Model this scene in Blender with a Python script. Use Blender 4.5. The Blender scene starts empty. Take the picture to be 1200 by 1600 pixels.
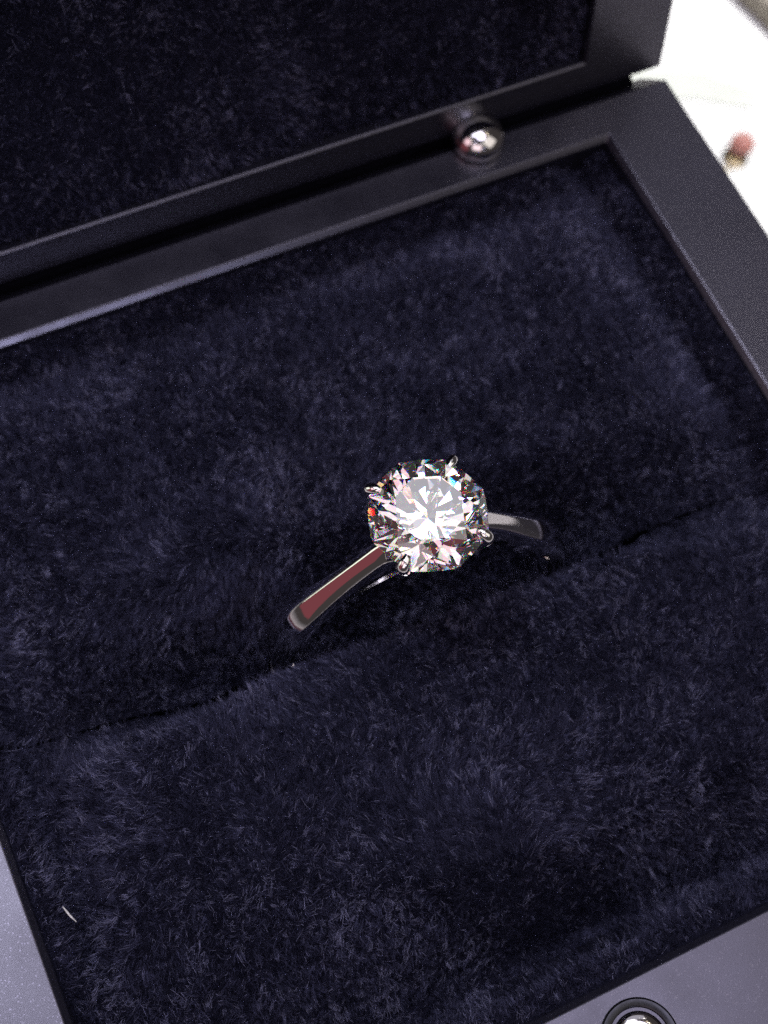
import bpy, bmesh, math
import numpy as np
from mathutils import Vector, Matrix

MM = 0.001                      # everything below is laid out in millimetres
sc = bpy.context.scene
C = sc.collection
R = math.radians

# ------------------------------------------------------------------ camera
cam_d = bpy.data.cameras.new("camera")
cam = bpy.data.objects.new("camera", cam_d)
C.objects.link(cam)
right = Vector((0.90584, -0.41763, 0.07100))
up = Vector((0.35820, 0.84460, 0.39793))
back = Vector((-0.22615, -0.33502, 0.91467))
cam_loc = Vector((-18.93, -23.39, 77.6))
m = Matrix((right, up, back)).transposed().to_4x4()
m.translation = cam_loc * MM
cam.matrix_world = m
cam_d.sensor_fit = 'AUTO'
cam_d.sensor_width = 36.0
cam_d.lens = 36.0 * 2137.0 / 1600.0
cam_d.clip_start = 0.002
cam_d.clip_end = 20.0
cam_d.dof.use_dof = True
cam_d.dof.focus_distance = 0.0735
cam_d.dof.aperture_fstop = 42.0
sc.camera = cam

# ------------------------------------------------------------------ world and lamps
world = bpy.data.worlds.new("World")
sc.world = world
world.use_nodes = True
bg = world.node_tree.nodes["Background"]
bg.inputs[0].default_value = (1.0, 0.86, 0.88, 1)
bg.inputs[1].default_value = 0.05


def lamp(name, loc, target, size, power, color, shape='DISK', size_y=None, spread=180):
    l = bpy.data.lights.new(name, 'AREA')
    l.shape = shape
    l.size = size * MM
    if size_y:
        l.size_y = size_y * MM
    l.energy = power
    l.color = color
    l.spread = R(spread)
    o = bpy.data.objects.new(name, l)
    C.objects.link(o)
    o.location = Vector(loc) * MM
    o.rotation_euler = (Vector(target) - Vector(loc)).to_track_quat('-Z', 'Y').to_euler()
    return o


def spot(name, loc, target, radius, power, color, angle, blend):
    l = bpy.data.lights.new(name, 'SPOT')
    l.shadow_soft_size = radius * MM
    l.energy = power
    l.color = color
    l.spot_size = R(angle)
    l.spot_blend = blend
    o = bpy.data.objects.new(name, l)
    C.objects.link(o)
    o.location = Vector(loc) * MM
    o.rotation_euler = (Vector(target) - Vector(loc)).to_track_quat('-Z', 'Y').to_euler()
    return o


lamp("ceiling_panel", (98, -14, 700), (0, 0, 0), 280, 1.25, (0.82, 0.78, 1.0))
lamp("ceiling_panel", (-95, 140, 700), (0, 0, 0), 170, 0.27, (0.86, 0.84, 1.0))
lamp("diamond_fill", (100, 180, 700), (0, 0, 0), 300, 0.56, (0.94, 0.91, 1.0))  # added overhead fill that whitens the diamond
lamp("frame_fill", (240, 330, 520), (0, 0, 0), 380, 0.14, (0.88, 0.86, 1.0), 'RECTANGLE', 260)  # unseen lamp added to lift the right side of the frame
spot("counter_spotlight", (-120, 125, 430), (1, 4, 0), 45, 13.0, (0.84, 0.86, 1.0), 8.6, 1.0)
spot("table_fill_spot", (200, 110, 360), (78, 58, -45), 12, 7.5, (1.0, 1.0, 0.97), 18.0, 0.6)  # added spot that bleaches the table beside the box
lamp("red_reflection_light", (-275, -15, 92), (0, 0, 8), 210, 0.016, (1.0, 0.06, 0.14), 'RECTANGLE', 170)  # added red light for the band's left shoulder to mirror
lamp("band_edge_fill", (-235, 140, 70), (0, 0, 8), 110, 0.060, (0.90, 0.95, 0.80), 'RECTANGLE', 120)  # added pale light that draws bright stripes along the band's edge
lamp("cream_panel", (230, -200, 330), (0, 0, 8), 300, 0.30, (1.0, 0.93, 0.87), 'RECTANGLE', 300)
lamp("pink_front_fill", (-170, -290, 330), (0, 0, 8), 280, 0.34, (1.0, 0.80, 0.85), 'RECTANGLE', 260)  # made-up pink fill from the front, lightens the diamond's facets
lamp("pink_side_fill", (-300, 30, 330), (0, 0, 8), 240, 0.20, (1.0, 0.68, 0.75), 'RECTANGLE', 200)  # second pink fill, likewise added for the stone
spot("front_spotlight", (10, -395, 290), (-30, 26, 0), 34, 5.5, (0.72, 0.73, 1.0), 6.6, 1.0)
for _x, _y, _c in ((-190, 40, (1.0, 0.9, 0.85)), (90, 230, (0.75, 0.8, 1.0)), (260, 30, (1.0, 0.85, 0.6)), (150, -150, (1, 1, 1)),
                   (-150, -120, (0.8, 0.75, 1.0)), (-110, 210, (1, 1, 1)), (330, 160, (1, 0.95, 0.9)), (20, -260, (1, 1, 1)), (-300, -60, (1, 0.95, 0.9))):
    lamp("sparkle_light", (_x, _y, 480), (0, 0, 0), 24, 0.045, _c)  # small tinted lamps added for sparkle and coloured fire in the stone

sc.view_settings.view_transform = 'Standard'
sc.view_settings.look = 'None'
sc.view_settings.gamma = 1.0
sc.view_settings.exposure = 0.0
sc.view_settings.use_curve_mapping = False
sc.render.engine = 'CYCLES'
sc.cycles.max_bounces = 24
sc.cycles.transmission_bounces = 22
sc.cycles.glossy_bounces = 10
sc.cycles.diffuse_bounces = 1
sc.cycles.caustics_reflective = False
sc.cycles.caustics_refractive = False
sc.cycles.sample_clamp_indirect = 4
sc.cycles.sample_clamp_direct = 6
sc.cycles.use_denoising = False
sc.cycles.use_adaptive_sampling = True
sc.cycles.adaptive_threshold = 0.015
sc.cycles.adaptive_min_samples = 40
sc.cycles_curves.shape = 'RIBBONS'
sc.cycles_curves.subdivisions = 1

rng = np.random.default_rng(11)


# ------------------------------------------------------------------ helpers
def mesh_obj(name, bm, mat, parent=None, sharp=None):
    me = bpy.data.meshes.new(name)
    bm.normal_update()
    if sharp is not None:
        for f in bm.faces:
            f.smooth = True
        for e in bm.edges:
            if len(e.link_faces) == 2 and e.calc_face_angle(0.0) > R(sharp):
                e.smooth = False
    for v in bm.verts:
        v.co *= MM
    bm.to_mesh(me)
    bm.free()
    me.materials.append(mat)
    o = bpy.data.objects.new(name, me)
    C.objects.link(o)
    o.parent = parent
    return o


def empty(name, loc=(0, 0, 0)):
    o = bpy.data.objects.new(name, None)
    C.objects.link(o)
    o.empty_display_size = 0.005
    o.location = Vector(loc) * MM
    return o


def tag(o, label=None, cat=None, group=None, kind=None):
    if label: o["label"] = label
    if cat: o["category"] = cat
    if group: o["group"] = group
    if kind: o["kind"] = kind
    return o


def new_mat(name):
    mt = bpy.data.materials.new(name)
    mt.use_nodes = True
    nt = mt.node_tree
    b = nt.nodes["Principled BSDF"]
    return mt, nt, b


def tex_coord(nt, scale):
    tc = nt.nodes.new('ShaderNodeTexCoord')
    mp = nt.nodes.new('ShaderNodeMapping')
    mp.inputs['Scale'].default_value = (scale, scale, scale)
    nt.links.new(tc.outputs['Object'], mp.inputs['Vector'])
    return mp.outputs['Vector']


# --- satin charcoal paint with fine flake
def paint_material():
    mt, nt, b = new_mat("charcoal_satin_paint")
    L = nt.links.new
    vec = tex_coord(nt, 1000.0)                       # millimetres
    n1 = nt.nodes.new('ShaderNodeTexNoise'); n1.inputs['Scale'].default_value = 7.0; n1.inputs['Detail'].default_value = 3
    L(vec, n1.inputs['Vector'])
    vo = nt.nodes.new('ShaderNodeTexVoronoi'); vo.inputs['Scale'].default_value = 15.0
    L(vec, vo.inputs['Vector'])
    r1 = nt.nodes.new('ShaderNodeValToRGB')
    r1.color_ramp.elements[0].position = 0.30; r1.color_ramp.elements[0].color = (0.0042, 0.0042, 0.0075, 1)
    r1.color_ramp.elements[1].position = 0.72; r1.color_ramp.elements[1].color = (0.0078, 0.0078, 0.0135, 1)
    L(n1.outputs['Fac'], r1.inputs['Fac'])
    L(r1.outputs['Color'], b.inputs['Base Color'])
    b.inputs['Roughness'].default_value = 0.33
    b.inputs['Specular Tint'].default_value = (0.86, 0.83, 1.0, 1)
    b.inputs['Specular IOR Level'].default_value = 0.95
    n2 = nt.nodes.new('ShaderNodeTexNoise'); n2.inputs['Scale'].default_value = 0.22; n2.inputs['Detail'].default_value = 6; n2.inputs['Roughness'].default_value = 0.65
    L(vec, n2.inputs['Vector'])
    mr = nt.nodes.new('ShaderNodeMapRange'); mr.inputs['From Min'].default_value = 0.3; mr.inputs['From Max'].default_value = 0.7
    mr.inputs['To Min'].default_value = 0.28; mr.inputs['To Max'].default_value = 0.40    # handling marks change the gloss
    L(n2.outputs['Fac'], mr.inputs['Value']); L(mr.outputs['Result'], b.inputs['Roughness'])
    bp = nt.nodes.new('ShaderNodeBump'); bp.inputs['Strength'].default_value = 0.12; bp.inputs['Distance'].default_value = 0.000012
    L(n1.outputs['Fac'], bp.inputs['Height'])
    L(bp.outputs['Normal'], b.inputs['Normal'])
    # flakes: a few percent of the cells are tilted mirrors
    sep = nt.nodes.new('ShaderNodeSeparateColor'); L(vo.outputs['Color'], sep.inputs['Color'])
    gt = nt.nodes.new('ShaderNodeMath'); gt.operation = 'GREATER_THAN'; gt.inputs[1].default_value = 0.95
    L(sep.outputs[0], gt.inputs[0])
    ge = nt.nodes.new('ShaderNodeNewGeometry')
    sub = nt.nodes.new('ShaderNodeVectorMath'); sub.operation = 'SUBTRACT'; sub.inputs[1].default_value = (0.5, 0.5, 0.5)
    L(vo.outputs['Color'], sub.inputs[0])
    mu = nt.nodes.new('ShaderNodeVectorMath'); mu.operation = 'SCALE'; mu.inputs['Scale'].default_value = 0.3
    L(sub.outputs[0], mu.inputs[0])
    ad = nt.nodes.new('ShaderNodeVectorMath'); ad.operation = 'ADD'
    L(ge.outputs['Normal'], ad.inputs[0]); L(mu.outputs[0], ad.inputs[1])
    no = nt.nodes.new('ShaderNodeVectorMath'); no.operation = 'NORMALIZE'; L(ad.outputs[0], no.inputs[0])
    fl = nt.nodes.new('ShaderNodeBsdfGlossy'); fl.inputs['Roughness'].default_value = 0.26
    sc_ = nt.nodes.new('ShaderNodeVectorMath'); sc_.operation = 'SCALE'; sc_.inputs[0].default_value = (0.045, 0.043, 0.056)
    L(gt.outputs[0], sc_.inputs['Scale']); L(sc_.outputs[0], fl.inputs['Color'])
    L(no.outputs[0], fl.inputs['Normal'])
    mx = nt.nodes.new('ShaderNodeAddShader')
    L(b.outputs[0], mx.inputs[0]); L(fl.outputs[0], mx.inputs[1])
    L(mx.outputs[0], nt.nodes['Material Output'].inputs['Surface'])
    return mt


def metal_material(name, col, rough):
    mt, nt, b = new_mat(name)
    b.inputs['Base Color'].default_value = (*col, 1)
    b.inputs['Metallic'].default_value = 1.0
    vec = tex_coord(nt, 1000.0)
    n = nt.nodes.new('ShaderNodeTexNoise'); n.inputs['Scale'].default_value = 2.5; n.inputs['Detail'].default_value = 4
    nt.links.new(vec, n.inputs['Vector'])
    mr = nt.nodes.new('ShaderNodeMapRange')
    mr.inputs['To Min'].default_value = rough * 0.6; mr.inputs['To Max'].default_value = rough * 1.6
    nt.links.new(n.outputs['Fac'], mr.inputs['Value'])
    nt.links.new(mr.outputs['Result'], b.inputs['Roughness'])
    return mt


def diamond_material():
    mt = bpy.data.materials.new("diamond")
    mt.use_nodes = True
    nt = mt.node_tree
    nt.nodes.remove(nt.nodes["Principled BSDF"])
    def glass(col, ior):
        g = nt.nodes.new('ShaderNodeBsdfGlass')
        g.inputs['Color'].default_value = col
        g.inputs['Roughness'].default_value = 0.0
        g.inputs['IOR'].default_value = ior
        return g.outputs[0]
    def bend(col, ior):
        g = nt.nodes.new('ShaderNodeBsdfRefraction')
        g.inputs['Color'].default_value = col
        g.inputs['Roughness'].default_value = 0.0
        g.inputs['IOR'].default_value = ior
        return g.outputs[0]
    L = nt.links.new
    a1 = nt.nodes.new('ShaderNodeAddShader'); a2 = nt.nodes.new('ShaderNodeAddShader')
    L(bend((1, 0, 0, 1), 2.403), a1.inputs[0]); L(bend((0, 1, 0, 1), 2.418), a1.inputs[1])
    L(a1.outputs[0], a2.inputs[0]); L(bend((0, 0, 1, 1), 2.437), a2.inputs[1])
    fr = nt.nodes.new('ShaderNodeFresnel'); fr.inputs['IOR'].default_value = 2.418
    gs = nt.nodes.new('ShaderNodeBsdfGlossy'); gs.inputs['Roughness'].default_value = 0.0; gs.inputs['Color'].default_value = (1, 1, 1, 1)
    en = nt.nodes.new('ShaderNodeMixShader')
    L(fr.outputs[0], en.inputs[0]); L(a2.outputs[0], en.inputs[1]); L(gs.outputs[0], en.inputs[2])
    ge = nt.nodes.new('ShaderNodeNewGeometry')
    mx = nt.nodes.new('ShaderNodeMixShader')              # colours split on entry, one index inside
    L(ge.outputs['Backfacing'], mx.inputs[0]); L(en.outputs[0], mx.inputs[1]); L(glass((1, 1, 1, 1), 2.418), mx.inputs[2])
    L(mx.outputs[0], nt.nodes['Material Output'].inputs['Surface'])
    return mt


def fur_material():
    mt = bpy.data.materials.new("navy_plush_fibre")
    mt.use_nodes = True
    nt = mt.node_tree
    nt.nodes.remove(nt.nodes["Principled BSDF"])
    h = nt.nodes.new('ShaderNodeBsdfDiffuse')
    sh = nt.nodes.new('ShaderNodeBsdfHair')
    sh.component = 'Reflection'
    sh.inputs['Color'].default_value = (0.047, 0.048, 0.088, 1)
    sh.inputs['RoughnessU'].default_value = 0.28
    sh.inputs['RoughnessV'].default_value = 0.9
    ad = nt.nodes.new('ShaderNodeAddShader')
    at = nt.nodes.new('ShaderNodeAttribute'); at.attribute_name = "tone"
    rp = nt.nodes.new('ShaderNodeValToRGB')
    e = rp.color_ramp.elements
    e[0].position = 0.0; e[0].color = (0.0003, 0.0003, 0.0005, 1)
    e[1].position = 0.42; e[1].color = (0.0007, 0.00073, 0.00125, 1)
    x = e.new(0.65); x.color = (0.0029, 0.0030, 0.0054, 1)
    x = e.new(0.88); x.color = (0.021, 0.0215, 0.041, 1)
    x = e.new(1.0); x.color = (0.10, 0.10, 0.15, 1)
    nt.links.new(at.outputs['Fac'], rp.inputs['Fac'])
    nt.links.new(rp.outputs['Color'], h.inputs['Color'])
    nt.links.new(h.outputs[0], ad.inputs[0]); nt.links.new(sh.outputs[0], ad.inputs[1])
    nt.links.new(ad.outputs[0], nt.nodes['Material Output'].inputs['Surface'])
    return mt


def cloth_material():
    mt, nt, b = new_mat("navy_plush_backing")
    vec = tex_coord(nt, 1000.0)
    n = nt.nodes.new('ShaderNodeTexNoise'); n.inputs['Scale'].default_value = 6
    nt.links.new(vec, n.inputs['Vector'])
    r = nt.nodes.new('ShaderNodeValToRGB')
    r.color_ramp.elements[0].color = (0.002, 0.002, 0.005, 1); r.color_ramp.elements[1].color = (0.007, 0.007, 0.016, 1)
    nt.links.new(n.outputs['Fac'], r.inputs['Fac'])
    nt.links.new(r.outputs['Color'], b.inputs['Base Color'])
    b.inputs['Roughness'].default_value = 0.95
    b.inputs['Specular IOR Level'].default_value = 0.1
    return mt


def plain_material(name, c0, c1, scale, rough):
    mt, nt, b = new_mat(name)
    vec = tex_coord(nt, 1000.0)
    n = nt.nodes.new('ShaderNodeTexNoise'); n.inputs['Scale'].default_value = scale; n.inputs['Detail'].default_value = 5
    nt.links.new(vec, n.inputs['Vector'])
    r = nt.nodes.new('ShaderNodeValToRGB')
    r.color_ramp.elements[0].position = 0.3; r.color_ramp.elements[0].color = (*c0, 1)
    r.color_ramp.elements[1].position = 0.7; r.color_ramp.elements[1].color = (*c1, 1)
    nt.links.new(n.outputs['Fac'], r.inputs['Fac'])
    nt.links.new(r.outputs['Color'], b.inputs['Base Color'])
    b.inputs['Roughness'].default_value = rough
    return mt


M_PAINT = paint_material()
M_FUR = fur_material()
M_CLOTH = cloth_material()
M_PLAT = metal_material("polished_white_gold", (0.90, 0.88, 0.85), 0.035)
M_STEEL = metal_material("polished_steel", (0.74, 0.72, 0.72), 0.09)
M_DARKSTEEL = metal_material("blackened_steel", (0.035, 0.035, 0.04), 0.30)
M_GOLD = metal_material("yellow_gold", (0.90, 0.78, 0.56), 0.2)
M_DIAMOND = diamond_material()
M_TABLE = plain_material("white_laminate", (0.78, 0.79, 0.77), (0.84, 0.845, 0.83), 0.05, 0.5)
M_RED = plain_material("red_bead_glaze", (0.40, 0.16, 0.13), (0.47, 0.21, 0.18), 0.6, 0.25)
M_STRIP = plain_material("grey_green_strip", (0.60, 0.63, 0.57), (0.66, 0.69, 0.63), 0.5, 0.7)
M_TRAY = plain_material("taupe_felt", (0.25, 0.23, 0.19), (0.33, 0.30, 0.25), 0.8, 0.9)
M_LINT = plain_material("pale_lint", (0.35, 0.35, 0.34), (0.55, 0.54, 0.52), 6, 0.7)

# ------------------------------------------------------------------ the surface the box stands on
TZ = -45.0
bm = bmesh.new()
bmesh.ops.create_grid(bm, x_segments=2, y_segments=2, size=900)
for v in bm.verts:
    v.co.z = TZ
table = tag(mesh_obj("table_top", bm, M_TABLE), "plain white table top under and behind the ring box", "table top", kind="structure")

# ------------------------------------------------------------------ the box
box = tag(empty("ring_box", (0, 0, TZ)), "open charcoal ring box lined with navy blue plush", "ring box")
BOXI = Vector((0, 0, -TZ))        # children are laid out about the frame plane

W, HF, HB = 27.15, 25.2, 25.2     # half width, front and back reach of the recess
XO, YF, YB, CH = 33.8, 31.8, 28.3, 2.5


def loft_rects(bm, rects):
    loops = []
    for (x0, x1, y0, y1, z) in rects:
        loops.append([bm.verts.new(p) for p in ((x0, y0, z), (x1, y0, z), (x1, y1, z), (x0, y1, z))])
    for a, b in zip(loops, loops[1:]):
        for i in range(4):
            j = (i + 1) % 4
            bm.faces.new((a[i], a[j], b[j], b[i]))
    bm.faces.new(loops[0][::-1])
    bm.faces.new(loops[-1])
    bmesh.ops.recalc_face_normals(bm, faces=bm.faces[:])


def bevel_mod(o, w, seg=4):
    md = o.modifiers.new("soft_edges", 'BEVEL')
    md.width = w * MM
    md.segments = seg
    md.limit_method = 'ANGLE'
    md.angle_limit = R(25)
    md.harden_normals = True
    for p in o.data.polygons:
        p.use_smooth = True


IC = 0.38                          # chamfer round the inner edge
bm = bmesh.new()
loft_rects(bm, [(-XO, XO, -YF, YB + CH, TZ), (-XO, XO, -YF, YB + CH, -CH), (-XO, XO, -YF, YB, 0),
                (-W - IC, W + IC, -HF - IC, HB + IC, 0), (-W, W, -HF, HB, -IC), (-W, W, -HF, HB, -12)])
base = mesh_obj("base_frame", bm, M_PAINT, box)
base.location = BOXI * MM
bevel_mod(base, 0.09, 2)

# lid: same frame mirrored, opened to 100 degrees about the hinge
A = R(10)
E0 = Vector((0, 29.4, 0.33))
DL = Vector((0, math.sin(A), math.cos(A)))
DB = Vector((0, math.cos(A), -math.sin(A)))


def lid_pt(x, v, d):              # v up the lid from its hinge edge, d depth behind the rim plane
    return E0 + Vector((x, 0, 0)) + DL * v + DB * d


LV0, LV1 = 2.5, 53.5
bm = bmesh.new()
LH = YF + YB
loft_rects(bm, [(-XO, XO, -CH, LH, 21), (-XO, XO, -CH, LH, CH), (-XO, XO, 0, LH, 0),
                (-W - 0.13, W + 0.13, LV0 - 0.13, LV1 + 0.13, 0), (-W, W, LV0, LV1, 0.13), (-W, W, LV0, LV1, 9)])
for v in bm.verts:
    v.co = lid_pt(v.co.x, v.co.y, v.co.z)
bmesh.ops.recalc_face_normals(bm, faces=bm.faces[:])
lid = mesh_obj("lid_frame", bm, M_PAINT, box)
lid.location = BOXI * MM
bevel_mod(lid, 0.05, 2)


# ---- smooth noise fields
def field(sigma, seed, n=512):
    g = np.random.default_rng(seed).standard_normal((n, n))
    k = np.fft.fftfreq(n)
    kx, ky = np.meshgrid(k, k)
    f = np.exp(-2 * (math.pi * sigma) ** 2 * (kx ** 2 + ky ** 2))
    r = np.fft.ifft2(np.fft.fft2(g) * f).real
    return r / r.std()


def sample(fd, x, y, per):        # per: millimetres covered by the whole field
    n = fd.shape[0]
    u = (x / per * n) % n
    v = (y / per * n) % n
    i = np.floor(u).astype(int) % n; j = np.floor(v).astype(int) % n
    fu = u - np.floor(u); fv = v - np.floor(v)
    i1 = (i + 1) % n; j1 = (j + 1) % n
    return (fd[j, i] * (1 - fu) * (1 - fv) + fd[j, i1] * fu * (1 - fv) + fd[j1, i] * (1 - fu) * fv + fd[j1, i1] * fu * fv)


F_BIG = field(26, 1); F_BIG2 = field(26, 2); F_MID = field(9, 3); F_MID2 = field(9, 4); F_LUMP = field(16, 5); F_TONE = field(5, 6)

SL_A = -3.3                        # the slot is turned a little against the box
SLK = math.tan(R(SL_A))
SLY = -0.85


def slit(x):
    return SLY + SLK * x


def smooth(a, b, t):
    u = np.clip((t - a) / (b - a), 0, 1)
    return u * u * (3 - 2 * u)


def curve(xs, ys):
    g = np.linspace(0, 40, 1601)
    h = np.interp(g, xs, ys)
    k = np.hanning(45); k /= k.sum()
    h = np.convolve(np.pad(h, 22, mode='edge'), k, mode='valid')
    return lambda d: np.interp(d, g, h)


H_FRONT = curve([0, 1.3, 2.2, 4.0, 8.0, 13.0, 18], [-0.9, -1.3, -6.6, -6.8, -4.0, -0.1, 0.9])
H_SIDE = curve([0, 1.1, 1.9, 2.8, 5.0, 9.0, 15], [-0.9, -1.2, -2.7, -2.3, -0.7, 0.5, 1.0])
H_BACK = curve([0, 1.1, 1.9, 2.8, 5.0, 9.0, 15], [-0.9, -1.1, -1.9, -1.6, -0.4, 0.4, 0.9])


def pad_z(x, y):
    fd = HF + y
    fd = fd + np.clip(fd - 2.2, 0, None) * 0.9 * smooth(-20, 4, x)
    hs = np.stack([H_SIDE(W - x), H_SIDE(W + x), H_FRONT(fd), H_BACK(HB - y)])
    k = 3.0
    z = -np.log(np.exp(-k * hs).sum(0)) / k + math.log(4) / k * 0.3
    t = y - slit(x)
    ax = np.abs(x)
    edge0 = np.clip(W - ax, 0, 8)
    amp = np.where(x < 0, np.interp(ax, [0, 12, 17, 22, 25], [10.0, 9.6, 6.2, 3.4, 0.6]),
                   np.interp(ax, [0, 11, 16, 21, 26], [10.0, 9.2, 3.8, 1.9, 1.0]))
    nar = np.interp(ax, [0, 11, 18], [1.0, 1.0, 0.35])
    s = np.where(t > 0, 1 - smooth(0.9 * nar, 6.8, t), 1 - smooth(0.7 * nar, 2.1 + 2.8 * (1 - nar), -t))
    z = z + 0.7 * np.exp(-((t + 4.0) / 3.2) ** 2) * np.interp(x, [-27, 4, 16, 27], [1, 1, 0.2, 0.1]) * np.clip(edge0 / 8.0, 0, 1) - amp * s + 0.16 * sample(F_LUMP, x, y, 110)
    return z


def gap(x):
    return np.interp(np.abs(x), [0, 11.0, 13.5, 17, 30], [1.3, 1.3, 0.4, 0.15, 0.08])


def cushion(front):
    nx, ny = 110, 60
    xs = np.linspace(-W, W, nx)
    us = np.linspace(0, 1, ny) ** 1.6
    bm = bmesh.new()
    rows = []
    for u in us:
        y0 = slit(xs) + (-gap(xs) if front else gap(xs))
        y1 = np.full(nx, -HF if front else HB)
        y = y0 + (y1 - y0) * u
        z = pad_z(xs, y)
        rows.append([bm.verts.new((a, b, c)) for a, b, c in zip(xs, y, z)])
    low = [bm.verts.new((v.co.x, v.co.y, -11.0)) for v in rows[0]]
    rows.insert(0, low)
    for r0, r1 in zip(rows, rows[1:]):
        for i in range(nx - 1):
            q = (r0[i], r0[i + 1], r1[i + 1], r1[i])
            bm.faces.new(q[::-1] if front else q)
    return bm


# ---- plush: every fibre is a real curve
def make_fur(name, roots, normals, lean, parent, length, rad, tone_shift=0.0, clump=0.6):
    """roots, normals, lean: (n,3) arrays in mm (lean: tangent vector whose size is the tilt)."""
    n = len(roots)
    P = 4
    s = np.linspace(0, 1, P)
    ln = length * (0.6 + 0.8 * rng.random(n))
    jit = rng.standard_normal((n, 3)) * 0.45
    d = normals + lean + jit
    d /= np.linalg.norm(d, axis=1, keepdims=True)
    bend = lean * 0.6 + rng.standard_normal((n, 3)) * 0.75
    pts = roots[:, None, :] + d[:, None, :] * (ln[:, None] * s)[:, :, None] \
        + bend[:, None, :] * (ln[:, None] * s ** 2 * 0.45)[:, :, None]
    # gather the tips into small tufts that lean their own way
    cell = 0.29
    wx = 0.9 * sample(F_TONE, roots[:, 0], roots[:, 1], 30)
    wy = 0.9 * sample(F_TONE, roots[:, 1] + 9, roots[:, 0] + 3, 30)
    key = np.floor(roots / cell + np.stack([wx, wy, wx], 1)).astype(np.int64)
    kk = (key[:, 0] * 100003 + key[:, 1]) * 1009 + key[:, 2]
    _, inv = np.unique(kk, return_inverse=True)
    cnt = np.bincount(inv).astype(float)
    cen = np.stack([np.bincount(inv, pts[:, -1, c]) / cnt for c in range(3)], 1)
    amt = clump * (0.4 + 0.6 * rng.random(n))
    pull = (cen[inv] - pts[:, -1]) * amt[:, None]
    tall = (0.7 + 0.6 * rng.random(len(cnt)))[inv]
    pts = roots[:, None, :] + (pts - roots[:, None, :]) * tall[:, None, None]
    swing = rng.standard_normal((len(cnt), 3))[inv] * (0.38 * ln)[:, None]
    pts = pts + (pull + swing)[:, None, :] * (s ** 1.6)[None, :, None]
    cv = bpy.data.hair_curves.new(name)
    cv.add_curves([P] * n)
    cv.points.foreach_set("position", np.ascontiguousarray(pts * MM, dtype=np.float32).ravel())
    rr = (rad * np.array([1.0, 1.0, 0.8, 0.35]))[None, :] * (0.75 + 0.5 * rng.random(n))[:, None]
    at = cv.attributes.get("radius") or cv.attributes.new("radius", 'FLOAT', 'POINT')
    at.data.foreach_set("value", np.ascontiguousarray(rr * MM, dtype=np.float32).ravel())
    tone = 0.45 + 0.23 * rng.standard_normal(n) + 0.08 * sample(F_TONE, roots[:, 0], roots[:, 1], 45) + 0.07 * sample(F_MID2, roots[:, 0] + 7, roots[:, 1], 90) + tone_shift  # broad noise paints sheen blotches into the fibre tone
    tuft = rng.standard_normal(len(cnt)) * 0.24
    tone = tone + tuft[inv]
    stray = rng.random(n) < 0.005
    tone[stray] = 0.9 + 0.1 * rng.random(stray.sum())
    ta = cv.attributes.new("tone", 'FLOAT', 'CURVE')
    ta.data.foreach_set("value", np.clip(tone, 0, 1).astype(np.float32))
    cv.materials.append(M_FUR)
    o = bpy.data.objects.new(name, cv)
    C.objects.link(o)
    o.parent = parent
    o["kind"] = "stuff"
    return o


# where the nap has been brushed flat (+) or stands upright (-)
NAP = ((-14, 5, 6, 0.5), (17, 6.6, 5, 0.4), (-1, -14.5, 4.5, 1.0), (-9, -4, 3.5, 0.45), (12, -10, 6, 0.35), (6, 17, 5, 0.25), (-14, 22, 5, 0.3),
       (-20, -13, 7, -0.5), (-0.7, -6, 3.5, -0.35), (-5, 17, 4, -0.3), (-10, -20, 6, -0.4))


def flow(x, y):
    a = 2.2 + 1.25 * sample(F_BIG, x, y, 120) + 0.55 * sample(F_MID, x, y, 100)
    t = 0.26 + 0.16 * sample(F_BIG2, x, y, 120) + 0.20 * sample(F_MID2, x, y, 90)
    for px, py, sg, am in NAP:
        t = t + am * np.exp(-((x - px) ** 2 + (y - py) ** 2) / (2 * sg * sg))
    t = np.clip(t, 0.03, 1.3)
    return np.cos(a) * t, np.sin(a) * t


def pad_fur(front, count):
    m_ = int(count * 2.2)
    x = rng.uniform(-W + 0.05, W - 0.05, m_)
    y0 = slit(x) + (-gap(x) if front else gap(x))
    y1 = np.full(m_, -HF + 0.05 if front else HB - 0.05)
    y = y0 + (y1 - y0) * rng.random(m_)
    e = 0.05
    gx = (pad_z(x + e, y) - pad_z(x - e, y)) / (2 * e)
    gy = (pad_z(x, y + e) - pad_z(x, y - e)) / (2 * e)
    area = np.sqrt(1 + gx ** 2 + gy ** 2) * np.abs(y1 - y0)
    keep = np.argsort(rng.random(m_) ** (1 / np.maximum(area, 1e-6)))[-count:]
    x, y, gx, gy = x[keep], y[keep], gx[keep], gy[keep]
    nrm = np.stack([-gx, -gy, np.ones_like(gx)], 1)
    nrm /= np.linalg.norm(nrm, axis=1, keepdims=True)
    fx, fy = flow(x, y)
    ln = np.stack([fx, fy, fx * gx + fy * gy], 1)
    # along the walls the pile stands up against the frame
    edge = np.minimum(np.minimum(W - np.abs(x), HF + y), HB - y)
    ln *= np.clip(edge / 2.0, 0.15, 1)[:, None]
    tt = y - slit(x)
    ln *= np.where((tt > 0) & (np.abs(x) < 24), np.clip((tt - 2.0) / 3.0, 0.1, 1), 1)[:, None]
    for ax, dist, sgn in ((0, W - x, -1), (0, W + x, 1), (1, HF + y, 1), (1, HB - y, -1)):
        ln[:, ax] += sgn * 0.55 * np.clip(1 - dist / 1.4, 0, 1)
    roots = np.stack([x, y, pad_z(x, y)], 1)
    return roots, nrm, ln


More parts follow.
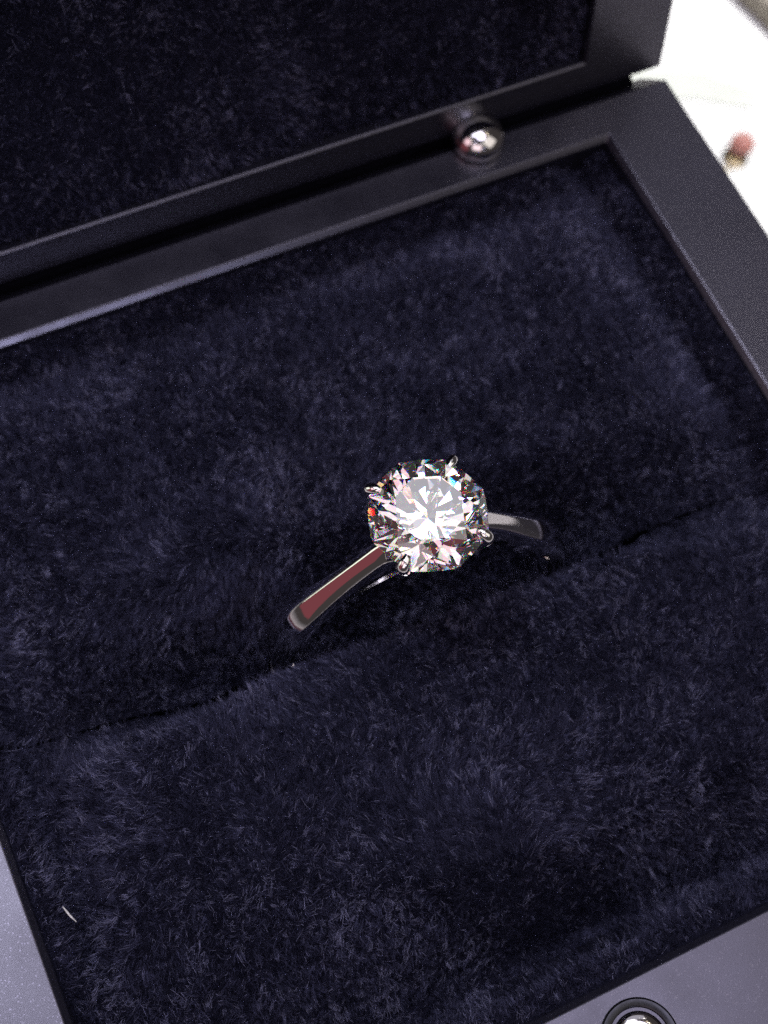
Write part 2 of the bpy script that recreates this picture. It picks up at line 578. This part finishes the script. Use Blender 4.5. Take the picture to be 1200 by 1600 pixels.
cush_b = tag(mesh_obj("cushion", cushion(False), M_CLOTH, box, sharp=60), "navy plush cushion half behind the ring, nearer the hinge")
cush_b.location = BOXI * MM
cush_f = tag(mesh_obj("cushion", cushion(True), M_CLOTH, box, sharp=60), "navy plush cushion half in front of the ring")
cush_f.location = BOXI * MM
r_, n_, l_ = pad_fur(False, 290000)
make_fur("fur", r_, n_, l_, cush_b, 0.35, 0.0125)
r_, n_, l_ = pad_fur(True, 290000)
make_fur("fur", r_, n_, l_, cush_f, 0.35, 0.0125)


# ---- lid cushion
def lid_depth(x, v):
    d = np.minimum(np.minimum(W - np.abs(x), v - LV0), LV1 - v)
    return 0.9 + 6.6 * smooth(0.0, 13.0, d) - 0.1 * sample(F_LUMP, x + 40, v, 110)


bm = bmesh.new()
nx, nv = 70, 60
gx_ = np.linspace(-W, W, nx); gv_ = np.linspace(LV0, LV1, nv)
rows = []
for v in gv_:
    dd = lid_depth(gx_, np.full(nx, v))
    rows.append([bm.verts.new(lid_pt(a, v, b)) for a, b in zip(gx_, dd)])
for r0, r1 in zip(rows, rows[1:]):
    for i in range(nx - 1):
        bm.faces.new((r0[i], r0[i + 1], r1[i + 1], r1[i]))
cush_l = tag(mesh_obj("cushion", bm, M_CLOTH, box, sharp=60), "navy plush panel inside the raised lid")
cush_l.location = BOXI * MM
nl = 110000
x = rng.uniform(-W + 0.05, W - 0.05, nl)
v = LV0 + 0.05 + (LV1 - LV0 - 0.1) * np.where(rng.random(nl) < 0.62, rng.random(nl) * 0.42, rng.random(nl))
dd = lid_depth(x, v)
e = 0.1
gx = (lid_depth(x + e, v) - lid_depth(x - e, v)) / (2 * e)
gv = (lid_depth(x, v + e) - lid_depth(x, v - e)) / (2 * e)
E0n = np.array(E0); DLn = np.array(DL); DBn = np.array(DB); DXn = np.array((1.0, 0, 0))
roots = E0n + x[:, None] * DXn + v[:, None] * DLn + dd[:, None] * DBn
nrm = -DBn + gx[:, None] * DXn + gv[:, None] * DLn
nrm /= np.linalg.norm(nrm, axis=1, keepdims=True)
fx, fy = flow(x + 50, v)
lean = fx[:, None] * DXn * 0.8 + (fy[:, None] * 0.8 - 0.2) * DLn
make_fur("fur", roots, nrm, lean, cush_l, 0.38, 0.017)


# ---- metal fittings
def lathe(bm, prof, seg=48, centre=(0, 0, 0), axis='Z'):
    rings = []
    for (r, z) in prof:
        if r < 1e-6:
            p = (0, 0, z)
            rings.append([bm.verts.new(p)])
        else:
            rings.append([bm.verts.new((r * math.cos(2 * math.pi * i / seg), r * math.sin(2 * math.pi * i / seg), z)) for i in range(seg)])
    for a, b in zip(rings, rings[1:]):
        for i in range(seg):
            j = (i + 1) % seg
            if len(a) == 1 and len(b) == 1:
                continue
            if len(a) == 1:
                bm.faces.new((a[0], b[j], b[i]))
            elif len(b) == 1:
                bm.faces.new((a[i], a[j], b[0]))
            else:
                bm.faces.new((a[i], a[j], b[j], b[i]))
    bmesh.ops.recalc_face_normals(bm, faces=bm.faces[:])
    for v in bm.verts:
        if axis == 'X':
            v.co = Vector((v.co.z, v.co.y, -v.co.x))
        v.co += Vector(centre)


def hinge_stud(xc):
    bm = bmesh.new()
    prof = []
    for i in range(17):
        a = -math.pi / 2 + math.pi * i / 16
        prof.append((1.95 * abs(math.cos(a)) if 0 < i < 16 else 0.0, 1.35 * math.sin(a)))
    lathe(bm, prof, 48)
    st = mesh_obj("hinge_knob", bm, M_STEEL, box, sharp=50)
    st.location = (Vector((xc, 28.4, 0.45)) + BOXI) * MM
    return st


hinge_stud(18.3)

bm = bmesh.new()
lathe(bm, [(0, -32.9), (0.5, -32.9), (0.62, -32.8), (0.62, 32.8), (0.5, 32.9), (0, 32.9)], 24, axis='X')
brl = mesh_obj("hinge_barrel", bm, M_CLOTH, box, sharp=40)
brl.location = (Vector((0, 31.05, -2.6)) + BOXI) * MM

bm = bmesh.new()
lathe(bm, [(2.2, -0.02), (2.2, 0.09), (2.1, 0.16), (1.85, 0.16), (1.72, 0.1), (1.62, -0.12), (1.5, -0.12), (1.5, 0.04), (1.42, 0.1), (1.36, 0.05), (1.36, -0.06)], 64)
rim = mesh_obj("magnet_rim", bm, M_DARKSTEEL, box, sharp=35)
rim.location = (Vector((0, -28.5, 0.0)) + BOXI) * MM
bm = bmesh.new()
lathe(bm, [(1.36, -0.02), (1.34, 0.10), (1.26, 0.16), (0.9, 0.185), (0.5, 0.195), (0, 0.20)], 64)
mag = mesh_obj("magnet", bm, M_STEEL, box, sharp=40)
mag.location = (Vector((0, -28.5, 0.0)) + BOXI) * MM

# ------------------------------------------------------------------ the ring
ring = tag(empty("diamond_ring", (-0.08, -0.72, -1.6)), "white metal solitaire ring with round brilliant diamond, standing in the cushion slot", "ring")
ring.rotation_euler = (R(-1.2), R(-2.4), R(SL_A))

RI, RO = 8.4, 9.9
bm = bmesh.new()
SEG = 220
sec_n = None
rings = []
for i in range(SEG):
    a = 2 * math.pi * i / SEG                       # 0 at the top
    top = 0.5 + 0.5 * math.cos(a)
    tp = smooth(0.74, 0.985, np.array(top)).item()      # narrower where it meets the stone
    hw = 1.18 - 0.46 * tp
    aa = math.degrees(math.acos(max(-1, min(1, math.cos(a)))))
    tl = 44.5 if a > math.pi else 48.3                  # left and right shoulder
    ln = lambda g: RO * math.cos(R(5.5)) / math.cos(R(g - tl))
    if aa < 13.5:
        ro = 9.7 + (ln(13.5) - 9.7) * smooth(6.0, 13.5, np.array(aa)).item()
    elif aa < tl:
        ro = ln(aa)
    else:
        ro = ln(tl) + (RO - ln(tl)) * smooth(tl, tl + 14, np.array(aa)).item()
    yr = 0.16                                           # the ridge
    sec = [(-hw * 0.90, RI), (-hw, RI + 0.12), (-hw, ro - 0.60), (-hw * 0.96, ro - 0.47), (-hw * 0.88, ro - 0.40), (-hw * 0.45, ro - 0.19),
           (yr - 0.20, ro - 0.050), (yr - 0.09, ro - 0.014), (yr, ro), (yr + 0.09, ro - 0.02), (yr + 0.2, ro - 0.07),
           (hw * 0.55, ro - 0.21), (hw * 0.88, ro - 0.42), (hw * 0.96, ro - 0.50), (hw, ro - 0.62),
           (hw, RI + 0.12), (hw * 0.90, RI), (0, RI - 0.04)]
    q = smooth(50, 76, np.array(aa)).item()            # faceted shoulders run out into a rounded shank
    for k in range(2, 15):
        ph = math.pi * (k - 2) / 12
        yb, rb = -hw * math.cos(ph), ro - 0.62 + 0.62 * math.sin(ph)
        sec[k] = (sec[k][0] * (1 - q) + yb * q, sec[k][1] * (1 - q) + rb * q)
    rings.append([bm.verts.new((r * math.sin(a), y, r * math.cos(a))) for (y, r) in sec])
for i in range(SEG):
    a, b = rings[i], rings[(i + 1) % SEG]
    for k in range(len(a)):
        l = (k + 1) % len(a)
        bm.faces.new((a[k], b[k], b[l], a[l]))
bmesh.ops.recalc_face_normals(bm, faces=bm.faces[:])
band = mesh_obj("band", bm, M_PLAT, ring, sharp=34)


def sweep(bm, pts, rad, seg=16, squash=1.0):
    pts = [Vector(p) for p in pts]
    prev = None
    loops = []
    for i, p in enumerate(pts):
        t = (pts[min(i + 1, len(pts) - 1)] - pts[max(i - 1, 0)]).normalized()
        side = t.cross(Vector((0, 0, 1)))
        if side.length < 1e-4:
            side = Vector((1, 0, 0))
        if prev is not None:
            side = prev - t * prev.dot(t)
        side.normalize()
        prev = side
        bi = t.cross(side)
        loops.append([bm.verts.new(p + (side * math.cos(2 * math.pi * k / seg) + bi * math.sin(2 * math.pi * k / seg) * squash) * rad[i]) for k in range(seg)])
    for a, b in zip(loops, loops[1:]):
        for k in range(seg):
            l = (k + 1) % seg
            bm.faces.new((a[k], a[l], b[l], b[k]))
    bm.faces.new(loops[0][::-1]); bm.faces.new(loops[-1])
    bmesh.ops.recalc_face_normals(bm, faces=bm.faces[:])


def spline(pts, rad, n):
    pts = np.array(pts, float); rad = np.array(rad, float)
    k = len(pts)
    out = []; ro = []
    for u in np.linspace(0, k - 1, n):
        i = min(int(u), k - 2); t = u - i
        p0 = pts[max(i - 1, 0)]; p1 = pts[i]; p2 = pts[i + 1]; p3 = pts[min(i + 2, k - 1)]
        out.append(0.5 * ((2 * p1) + (-p0 + p2) * t + (2 * p0 - 5 * p1 + 4 * p2 - p3) * t * t + (-p0 + 3 * p1 - 3 * p2 + p3) * t ** 3))
        ro.append(rad[i] * (1 - t) + rad[i + 1] * t)
    return out, ro


GZ, GR = 13.6, 3.28               # girdle height above the ring's centre, girdle radius
for az in (45, 135, 225, 315):
    c, s = math.cos(R(az)), math.sin(R(az))
    prof = [(0.45, RO - 0.6), (0.95, RO + 0.45), (1.85, RO + 1.5), (2.85, RO + 2.55), (3.30, GZ - 0.05), (3.32, GZ + 0.22), (3.08, GZ + 0.44), (2.74, GZ + 0.58)]
    rd = [0.45, 0.40, 0.36, 0.36, 0.37, 0.37, 0.32, 0.16]
    pts, rr = spline([(r * c, r * s, z) for r, z in prof], rd, 40)
    bm = bmesh.new()
    sweep(bm, pts, rr, 18)
    mesh_obj("prong", bm, M_PLAT, ring, sharp=50)
# the small rail that ties the prongs under the stone
bm = bmesh.new()
lathe(bm, [(1.75, RO + 1.05), (1.95, RO + 1.1), (2.02, RO + 1.3), (1.95, RO + 1.5), (1.75, RO + 1.45), (1.68, RO + 1.25), (1.75, RO + 1.05)], 64)
mesh_obj("gallery_rail", bm, M_PLAT, ring, sharp=50)


def brilliant():
    bm = bmesh.new()
    N = 96
    g0, g1 = -0.018, 0.018
    lo = [bm.verts.new((math.cos(2 * math.pi * i / N), math.sin(2 * math.pi * i / N), -1.2)) for i in range(N)]
    hi = [bm.verts.new((math.cos(2 * math.pi * i / N), math.sin(2 * math.pi * i / N), 0.8)) for i in range(N)]
    for i in range(N):
        j = (i + 1) % N
        bm.faces.new((lo[i], lo[j], hi[j], hi[i]))
    bm.faces.new(lo[::-1]); bm.faces.new(hi)

    def cut(co, no):
        geom = bm.verts[:] + bm.edges[:] + bm.faces[:]
        bmesh.ops.bisect_plane(bm, geom=geom, dist=1e-6, plane_co=co, plane_no=no, clear_outer=True)
        be = [e for e in bm.edges if len(e.link_faces) == 1]
        if be:
            bmesh.ops.holes_fill(bm, edges=be, sides=0)
        bmesh.ops.remove_doubles(bm, verts=bm.verts[:], dist=1e-5)

    def pl(p, q, r, upw):
        p, q, r = Vector(p), Vector(q), Vector(r)
        n = (q - p).cross(r - p).normalized()
        if (n.z > 0) != upw:
            n = -n
        cut(p, n)

    def pt(az, r, z):
        return (r * math.cos(R(az)), r * math.sin(R(az)), z)
    RC = 0.948                     # the outline is a softened octagon
    rt, ca, pa = 0.57, R(34.6), R(40.8)
    zt = g1 + (1 - rt) * math.tan(ca)
    sa = R(22.3)
    c22 = math.cos(R(22.5))
    rk = (zt - g1 + rt * c22 * math.tan(sa) - math.tan(ca)) / (math.tan(sa) - c22 * math.tan(ca))
    zk = zt - (rk - rt * c22) * math.tan(sa)
    cut((0, 0, zt), (0, 0, 1))
    for k in range(8):
        az = 45 * k
        u = Vector((math.cos(R(az)), math.sin(R(az)), 0))
        cut(Vector(pt(az, 1, g1)), u * math.sin(ca) + Vector((0, 0, math.cos(ca))))
        cut(Vector(pt(az, 1, g0)), u * math.sin(pa) - Vector((0, 0, math.cos(pa))))
        pl(pt(az, rt, zt), pt(az + 45, rt, zt), pt(az + 22.5, rk, zk), True)
        rl = 0.22
        zl = g0 - (1 - c22 * rl) * math.tan(pa)
        for sgn in (1, -1):
            pl(pt(az, 1, g1), pt(az + sgn * 22.5, RC, g1), pt(az + sgn * 22.5, rk, zk), True)
            pl(pt(az, 1, g0), pt(az + sgn * 22.5, RC, g0), pt(az + sgn * 22.5, rl, zl), False)
    bmesh.ops.recalc_face_normals(bm, faces=bm.faces[:])
    for v in bm.verts:
        v.co *= GR
    return bm


dia = mesh_obj("diamond", brilliant(), M_DIAMOND, ring)
dia.location = Vector((0, 0, GZ)) * MM
dia.rotation_euler = (R(2.5), 0, R(6))
tag(dia, "round brilliant cut diamond in four prongs")

# ------------------------------------------------------------------ small things around
def fibre(name, pts, rad, label, cat):
    p, r = spline(pts, rad, 14)
    bm = bmesh.new()
    sweep(bm, p, r, 8)
    return tag(mesh_obj(name, bm, M_LINT, None, sharp=60), label, cat)


fibre("lint_fibre", [(-25.6, -9.35, 0.1), (-25.48, -9.7, 0.2), (-25.36, -10.05, 0.2), (-25.2, -10.4, 0.05)], [0.02, 0.06, 0.06, 0.02],
      "short white lint fibre lying in the plush near the left frame", "lint")

# red bead in a gold cup, out of focus on the table
bead = tag(empty("beaded_stud", (66.2, 45.6, TZ)), "blurred small red bead on a gold mount on the white table", "bead")
bm = bmesh.new()
prof = []
for i in range(17):
    a = -math.pi / 2 + math.pi * i / 16
    prof.append((1.4 * abs(math.cos(a)) if 0 < i < 16 else 0.0, 1.2 * math.sin(a)))
lathe(bm, prof, 36)
o = mesh_obj("bead", bm, M_RED, bead, sharp=60)
o.location = Vector((0.4, 0.2, 2.0)) * MM
bm = bmesh.new()
lathe(bm, [(0, 0.0), (1.3, 0.0), (1.5, 0.12), (1.2, 0.35), (0.5, 0.5), (0.5, 0.8), (1.15, 1.15), (1.25, 1.4), (1.0, 1.3), (0, 1.0)], 36)
mesh_obj("mount", bm, M_GOLD, bead, sharp=40)
bm = bmesh.new()
p, r = spline([(-0.6, -0.4, 0.35), (-1.5, -1.0, 0.6), (-2.4, -1.6, 0.5), (-3.0, -2.0, 0.35)], [0.35, 0.3, 0.28, 0.2], 20)
sweep(bm, p, r, 12)
mesh_obj("post", bm, M_GOLD, bead, sharp=50)

# thin pale grey green strip and a taupe pad on the table
def slab(name, outline, z0, th, mat, bev):
    bm = bmesh.new()
    f = bm.faces.new([bm.verts.new((x, y, z0)) for x, y in outline])
    if f.normal.z < 0:
        f.normal_flip()
    ex = bmesh.ops.extrude_face_region(bm, geom=[f])
    for v in ex['geom']:
        if isinstance(v, bmesh.types.BMVert):
            v.co.z = z0 + th
    bmesh.ops.recalc_face_normals(bm, faces=bm.faces[:])
    o = mesh_obj(name, bm, mat)
    bevel_mod(o, bev, 2)
    return o


tag(slab("pale_strip", [(58.0, 57.5), (66.0, 54.5), (71.5, 50.8), (73.6, 52.6), (69.0, 57.6), (58.0, 62.5)], TZ + 0.05, 0.12, M_STRIP, 0.03),
    "blurred pale grey green strip on the table beside the lid", "card")
tag(slab("display_pad", [(77.0, 72.0), (80.4, 56.0), (150, 30), (170, 130), (80, 140)], TZ + 0.05, 3.0, M_TRAY, 0.6),
    "blurred taupe pad at the far right corner of the table", "pad")
